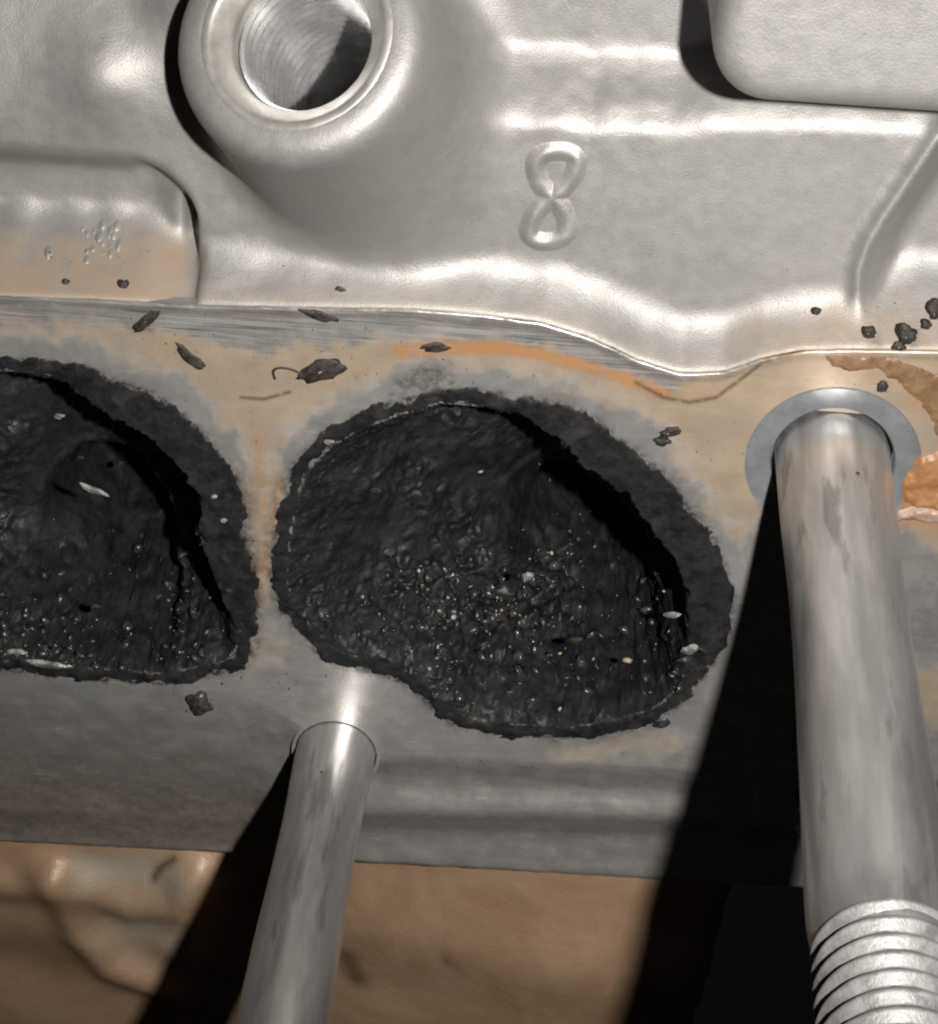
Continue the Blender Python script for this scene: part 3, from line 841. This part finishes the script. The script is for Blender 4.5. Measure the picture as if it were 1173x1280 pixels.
ash_glints(depB, baseB, zatB, [(118, 612, 40, 12, -.6), (100, 572, 14, 9, .4), (75, 520, 14, 10, .2), (150, 580, 14, 10, .8), (35, 755, 22, 14, .5), (30, 800, 26, 16, .2), (165, 780, 22, 16, .6), (195, 800, 34, 22, .3),
    (100, 806, 40, 22, -.2), (85, 812, 30, 18, .3), (20, 815, 34, 14, .1), (145, 812, 36, 20, .2), (215, 815, 26, 18, .5), (240, 770, 20, 14, .5), (60, 830, 60, 18, -.1), (120, 760, 18, 14, .9), (235, 690, 14, 8, .4), (5, 770, 24, 14, .2), (268, 620, 9, 7, .2), (285, 738, 12, 9, .1), (280, 650, 9, 6, .3)])

# ------------------------------------------------------------------ studs
def build_shank(prof, n=80, wob=0.03, seed=1):
    """prof: (height, radius); smooth interpolation"""
    zz = np.array([p[0] for p in prof], float); rr = np.array([p[1] for p in prof], float)
    zs = np.linspace(zz[0], zz[-1], int((zz[-1] - zz[0]) / .3))
    rad = np.interp(zs, zz, rr)
    k = np.hanning(25); k /= k.sum()
    rs = np.convolve(np.pad(rad, 12, 'edge'), k, 'valid')
    rs[:2] = rad[:2]; rs[-2:] = rad[-2:]
    th = np.linspace(0, 2 * np.pi, n, endpoint=False)
    T, Zg = np.meshgrid(th, zs, indexing='ij')
    Rg = np.repeat(rs[None], n, 0) + wob * fbm(np.cos(T) * 1.2 + seed, np.sin(T) * 1.2, Zg * .12, 3)
    return np.stack([Rg * np.cos(T), Rg * np.sin(T), Zg], -1).reshape(-1, 3), grid_faces(n, len(zs), closed_u=True)

def build_thread(z0, z1, r, pitch, depth, n=72):
    th = np.linspace(0, 2 * np.pi, n, endpoint=False); zs = np.arange(z0, z1, pitch / 18)
    T, Zg = np.meshgrid(th, zs, indexing='ij')
    tri = np.abs(((Zg / pitch - T / (2 * np.pi)) % 1.0) - .5) * 2
    R_ = r - depth * (1 - np.minimum(tri * 1.12, 1.0))
    R_ += .05 * fbm(np.cos(T) * 3, np.sin(T) * 3, Zg * .8, 3)
    R_ -= depth * .9 * sstep(z1 - 1.5, z1, Zg)
    V = np.stack([R_ * np.cos(T), R_ * np.sin(T), Zg], -1).reshape(-1, 3)
    F_ = grid_faces(n, len(zs), closed_u=True)
    return V, F_, len(zs), n

def make_stud(base, prof, thread, label):
    root = empty('stud', label, 'stud', tuple(base), 'studs screwed into the flange')
    v, f = build_shank(prof, seed=int(abs(base[0])) + 1)
    mesh_obj('shank', v, f, STEEL, root)
    z0, z1, r = thread
    v, f, nz, n = build_thread(z0, z1, r, 1.3, .5)
    faces = [tuple(q) for q in f.tolist()] + [tuple((i * nz + nz - 1) for i in range(n))]
    mesh_obj('thread', v, faces, THREAD, root)
    return root
make_stud(STUD_R, [(-1.5, 4.02), (.25, 4.02), (.5, 4.0), (6, 3.97), (9.0, 3.93), (12, 3.84), (15, 3.75), (18, 3.71), (23, 3.71), (29, 3.78), (35.7, 3.88), (39.6, 3.95),
                   (44, 4.05), (47.5, 4.08), (48.8, 4.05), (49.6, 3.8), (50.6, 3.5)], (49.6, 70, 3.98), 'thick steel stud with a threaded end on a round spot face')
make_stud(STUD_L, [(-1.2, 3.12), (.2, 3.12), (4, 3.08), (6.5, 2.98), (9, 2.92), (15, 2.98), (20, 3.08), (28, 3.15), (40, 3.2), (48, 3.2), (49, 3.1), (49.6, 2.8), (50.5, 2.6)],
          (49.6, 66, 3.1), 'thinner plain steel stud below the two black ports')

# ------------------------------------------------------------------ sealant residue
def patch(name, pts, h, mat, label, cat='sealant', z=0.0, soft=.5, seed=0, group='dried sealant left on the flange', onto=None):
    poly = pl(pts, z); P_ = np.array(poly); c = P_.mean(0)
    lo, hi = P_.min(0) - .6, P_.max(0) + .6
    xs = np.arange(lo[0], hi[0], .11); ys = np.arange(lo[1], hi[1], .11)
    X, Y = np.meshgrid(xs, ys, indexing='ij')
    n0 = fbm(X * .5 + seed, Y * .5, 1.0, 3); n1 = fbm(X * 1.8 + seed, Y * 1.8, 2.0, 3)
    d = poly_sd(X, Y, poly) + .25 * n0 + .2 * n1
    Z = h * sstep(-.05, soft, d) * (.8 + .6 * n0 + .3 * n1) - .03 + (onto(X, Y) if onto else z)
    V, Fc, _ = compact(np.stack([X, Y, Z], -1).reshape(-1, 3), grid_faces(len(xs), len(ys), (d > -.12)[:-1, :-1]))
    o = mesh_obj(name, V - np.array([c[0], c[1], z]), Fc, mat)
    o.location = (c[0], c[1], z)
    return tag(o, label, cat, group)
patch('sealant_residue', [(1024, 443), (1060, 440), (1110, 445), (1150, 456), (1190, 470), (1190, 560), (1168, 540), (1150, 505), (1128, 482), (1095, 464), (1062, 466), (1040, 460)], .14, SEAL_BROWN,
      'flat brown strip of dried sealant curving above the spot face', seed=3)
patch('sealant_residue', [(1180, 560), (1150, 574), (1132, 600), (1128, 628), (1145, 636), (1182, 640)], .3, SEAL_ORANGE, 'glossy orange lump of sealant beside the thick stud', seed=5)
patch('sealant_residue', [(1182, 636), (1145, 632), (1122, 640), (1118, 652), (1140, 650), (1160, 658), (1182, 652)], .4, SEAL_PINK, 'pale tan curl of sealant under the orange lump', seed=8)

# ------------------------------------------------------------------ loose crumbs and flakes
def flake(px, py, length, width, ang, z, label, mat=DIRT, h=.35, seed=0, name='dirt_crumb', cat='dirt crumb', onto=None):
    p = at(px, py, z)
    if onto is not None:
        for _ in range(5):
            z = float(onto(np.array([[p[0]]]), np.array([[p[1]]]))[0, 0]); p = at(px, py, z)
    mm = 1 / 17.3
    L_, W_ = length * mm / 2, width * mm / 2 * 1.15
    nu, nv = 24, 10
    u = np.linspace(0, 2 * np.pi, nu, endpoint=False); vv = np.linspace(0, 1, nv)
    U, Vv = np.meshgrid(u, vv, indexing='ij')
    prof_r = np.sin(np.pi * (Vv * .98 + .01)) ** .6
    nz = 1 + .7 * fbm(np.cos(U) * 1.1 + seed * 3.1, np.sin(U) * 1.3, Vv * 1.5 + seed, 3)
    x = L_ * prof_r * np.cos(U) * nz; y = W_ * prof_r * np.sin(U) * nz
    zz = h * (-np.cos(np.pi * Vv)) * .5 * (1 + .5 * fbm(x * 1.5, y * 1.5, seed, 2)) + h * .3
    ca, sa = math.cos(ang), math.sin(ang)
    V = np.stack([x * ca - y * sa, x * sa + y * ca, zz], -1).reshape(-1, 3)
    o = mesh_obj(name, V, grid_faces(nu, nv, closed_u=True), mat)
    o.location = tuple(p)
    return tag(o, label, cat, 'loose dirt on the casting')

flake(402, 463, 60, 24, .42, .05, 'long black flake with a curled hair beside it above the ports', seed=1, name='dirt_flake', cat='dirt flake')
flake(399, 394, 42, 11, -.2, .05, 'thin dark flake lying just under the flange edge', seed=2, name='dirt_flake', cat='dirt flake', h=.2)
flake(240, 448, 50, 12, -.75, .05, 'slim dark flake slanting above the cut off port', seed=3, name='dirt_flake', cat='dirt flake', h=.2)
flake(182, 402, 44, 14, .75, .05, 'blackish flake at the flange edge above the cut off port', seed=4, name='dirt_flake', cat='dirt flake', h=.15)
flake(250, 876, 32, 30, .3, .0, 'black carbon chunk lying below the corner of the cut off port', seed=5, mat=CRUMB, h=.9)
flake(836, 540, 26, 13, .5, .05, 'dark crumb on tan film between whole port and thick stud', seed=6)
flake(828, 551, 20, 10, .1, .05, 'smaller dark crumb just under the one beside the whole port', seed=7)
flake(545, 434, 36, 10, .1, .05, 'thin greenish dark flake at the end of the orange line', seed=8, name='dirt_flake', cat='dirt flake', h=.15)
flake(828, 903, 22, 13, .4, .0, 'small dark crumb at the lower corner of the whole port', seed=10, mat=CRUMB)
flake(155, 355, 14, 12, .0, -1, 'largest of three brown crumbs low in the tan pocket', seed=11, onto=cast_height, h=.5)
flake(110, 338, 11, 10, .0, -1, 'brown crumb in the tan pocket above the lowest two', seed=12, onto=cast_height, h=.45)
flake(83, 352, 10, 8, .0, -1, 'smallest brown crumb low in the tan pocket', seed=13, onto=cast_height, h=.35)
flake(29, 293, 15, 11, .5, -2, 'brown crumb high in the pocket near the picture edge', seed=14, onto=cast_height, h=.45)
flake(1020, 388, 12, 9, .3, -2, 'lone dark crumb on the bright fillet above the thick stud', seed=15, onto=cast_height, h=.4)
flake(1133, 416, 26, 24, .3, -2, 'largest dark clod right of the raised seam', seed=16, onto=cast_height, h=.8)
flake(1157, 404, 13, 12, .3, -2, 'round dark crumb beside the largest clod near the seam', seed=17, onto=cast_height, h=.5)
flake(1168, 388, 18, 30, .0, -2, 'dark clod at the picture edge above the brown sealant', seed=18, onto=cast_height, h=.7)
flake(1086, 414, 18, 14, -.5, -2, 'dark crumb at the foot of the raised seam', seed=19, onto=cast_height, h=.5)
flake(1124, 432, 18, 10, .1, -1, 'flat dark crumb under the largest clod', seed=20, onto=cast_height, h=.35)
flake(1103, 483, 13, 12, .2, .05, 'ring shaped dark crumb beside the brown sealant strip', seed=21, h=.3)
flake(426, 361, 12, 6, -.2, -1, 'tiny dark crumb on the bright fillet above the long flake', seed=22, onto=cast_height, h=.25)

# dust and fine grains round the flakes
def build_dust():
    rs = np.random.RandomState(44); P_, S_ = [], []
    for (px, py, sx_, sy, n, lo, hi) in ((400, 440, 70, 25, 60, .03, .10), (220, 430, 50, 22, 40, .03, .10), (850, 540, 40, 40, 25, .03, .09), (300, 850, 60, 18, 40, .03, .14), (1100, 480, 40, 25, 30, .03, .10),
                                          (620, 950, 170, 15, 40, .03, .09), (330, 640, 10, 70, 25, .03, .10), (560, 470, 110, 12, 40, .03, .11)):
        for _ in range(n):
            p = at(px + rs.normal() * sx_, py + rs.normal() * sy, 0.0)
            if max(poly_sd(p[0], p[1], PORT_A), poly_sd(p[0], p[1], PORT_B)) > 0 or p[1] > Y_FLANGE(p[0]) - .2 or np.hypot(p[0] - STUD_L[0], p[1] - STUD_L[1]) < 3.5 or np.hypot(p[0] - STUD_R[0], p[1] - STUD_R[1]) < 6.3: continue
            r_ = lo + (hi - lo) * rs.rand() ** 2
            P_.append(p + np.array([0, 0, r_ * .3])); S_.append(r_)
    for (px, py, sx_, sy, n) in ((1130, 400, 25, 25, 30), (120, 335, 70, 22, 25), (700, 260, 170, 60, 30), (1000, 400, 50, 18, 20)):
        for _ in range(n):
            a_, b_ = px + rs.normal() * sx_, py + rs.normal() * sy; p = at(a_, b_, -2.5)
            for _k in range(4): p = at(a_, b_, float(cast_height(np.array([[p[0]]]), np.array([[p[1]]]))[0, 0]))
            if p[1] < Y_FLANGE(p[0]) + .3: continue
            r_ = .03 + .09 * rs.rand() ** 2; P_.append(p); S_.append(r_)
    return crumb_mesh(len(P_), P_, S_, 9)
v, f = build_dust()
o = mesh_obj('dust', v, f, DIRT, smooth=False)
tag(o, 'fine dark dust scattered over the flange and casting', 'dust', kind='stuff')

# curled hair beside the long flake
def build_hair(pts, r=.09):
    W = np.array([at(a, b, .15) for a, b in pts]); n = 6
    t = np.linspace(0, len(W) - 1, 40); i = np.clip(t.astype(int), 0, len(W) - 2); u = (t - i)[:, None]
    g = lambda k: W[np.clip(i + k, 0, len(W) - 1)]
    c = .5 * (2 * g(0) + (g(1) - g(-1)) * u + (2 * g(-1) - 5 * g(0) + 4 * g(1) - g(2)) * u ** 2 + (3 * g(0) - g(-1) - 3 * g(1) + g(2)) * u ** 3)
    th = np.linspace(0, 2 * np.pi, n, endpoint=False)
    tan = np.gradient(c, axis=0); nrm = np.cross(tan, [0, 0, 1.0]); nrm /= np.linalg.norm(nrm, axis=1)[:, None] + 1e-9
    V = c[None] + r * (np.cos(th)[:, None, None] * nrm[None] + np.sin(th)[:, None, None] * np.array([0, 0, 1.0]))
    return V.reshape(-1, 3), grid_faces(n, len(c), closed_u=True)
v, f = build_hair([(378, 468), (365, 462), (350, 460), (342, 464), (344, 474)])
b0 = at(360, 466, .1); o = mesh_obj('hair', v - b0, f, DIRT); o.location = tuple(b0)
tag(o, 'short curled dark hair stuck next to the long black flake', 'hair')

# specks of dirt on the studs
def stud_speck(base, h, ang, r, size, label, seed):
    v, f = crumb_mesh(1, [np.zeros(3)], [size], seed)
    o = mesh_obj('dirt_speck', v, f, DIRT)
    o.location = (base[0] + r * math.cos(ang), base[1] + r * math.sin(ang), base[2] + h)
    tag(o, label, 'dirt speck', 'loose dirt on the casting')
def ang_for(base, px, h, r):
    best = min(np.linspace(0, math.pi, 181), key=lambda a: abs(project(base + np.array([r * math.cos(a), r * math.sin(a), h]))[0] - px))
    return best
def project(p):
    c = MC @ (np.asarray(p) - CAM)
    return CX - F * c[0] / c[2], CY + F * c[1] / c[2]
stud_speck(STUD_R, 7.5, ang_for(STUD_R, 1072, 7.5, 3.95), 3.93, .26, 'upper dark speck on the thick stud', 31)
stud_speck(STUD_R, 10.2, ang_for(STUD_R, 1053, 10.2, 3.8), 3.76, .22, 'lower dark speck on the thick stud', 32)
stud_speck(STUD_L, 6.0, ang_for(STUD_L, 402, 6.0, 3.0), 2.98, .32, 'dark speck near the foot of the thinner stud', 33)

bpy.context.view_layer.update()
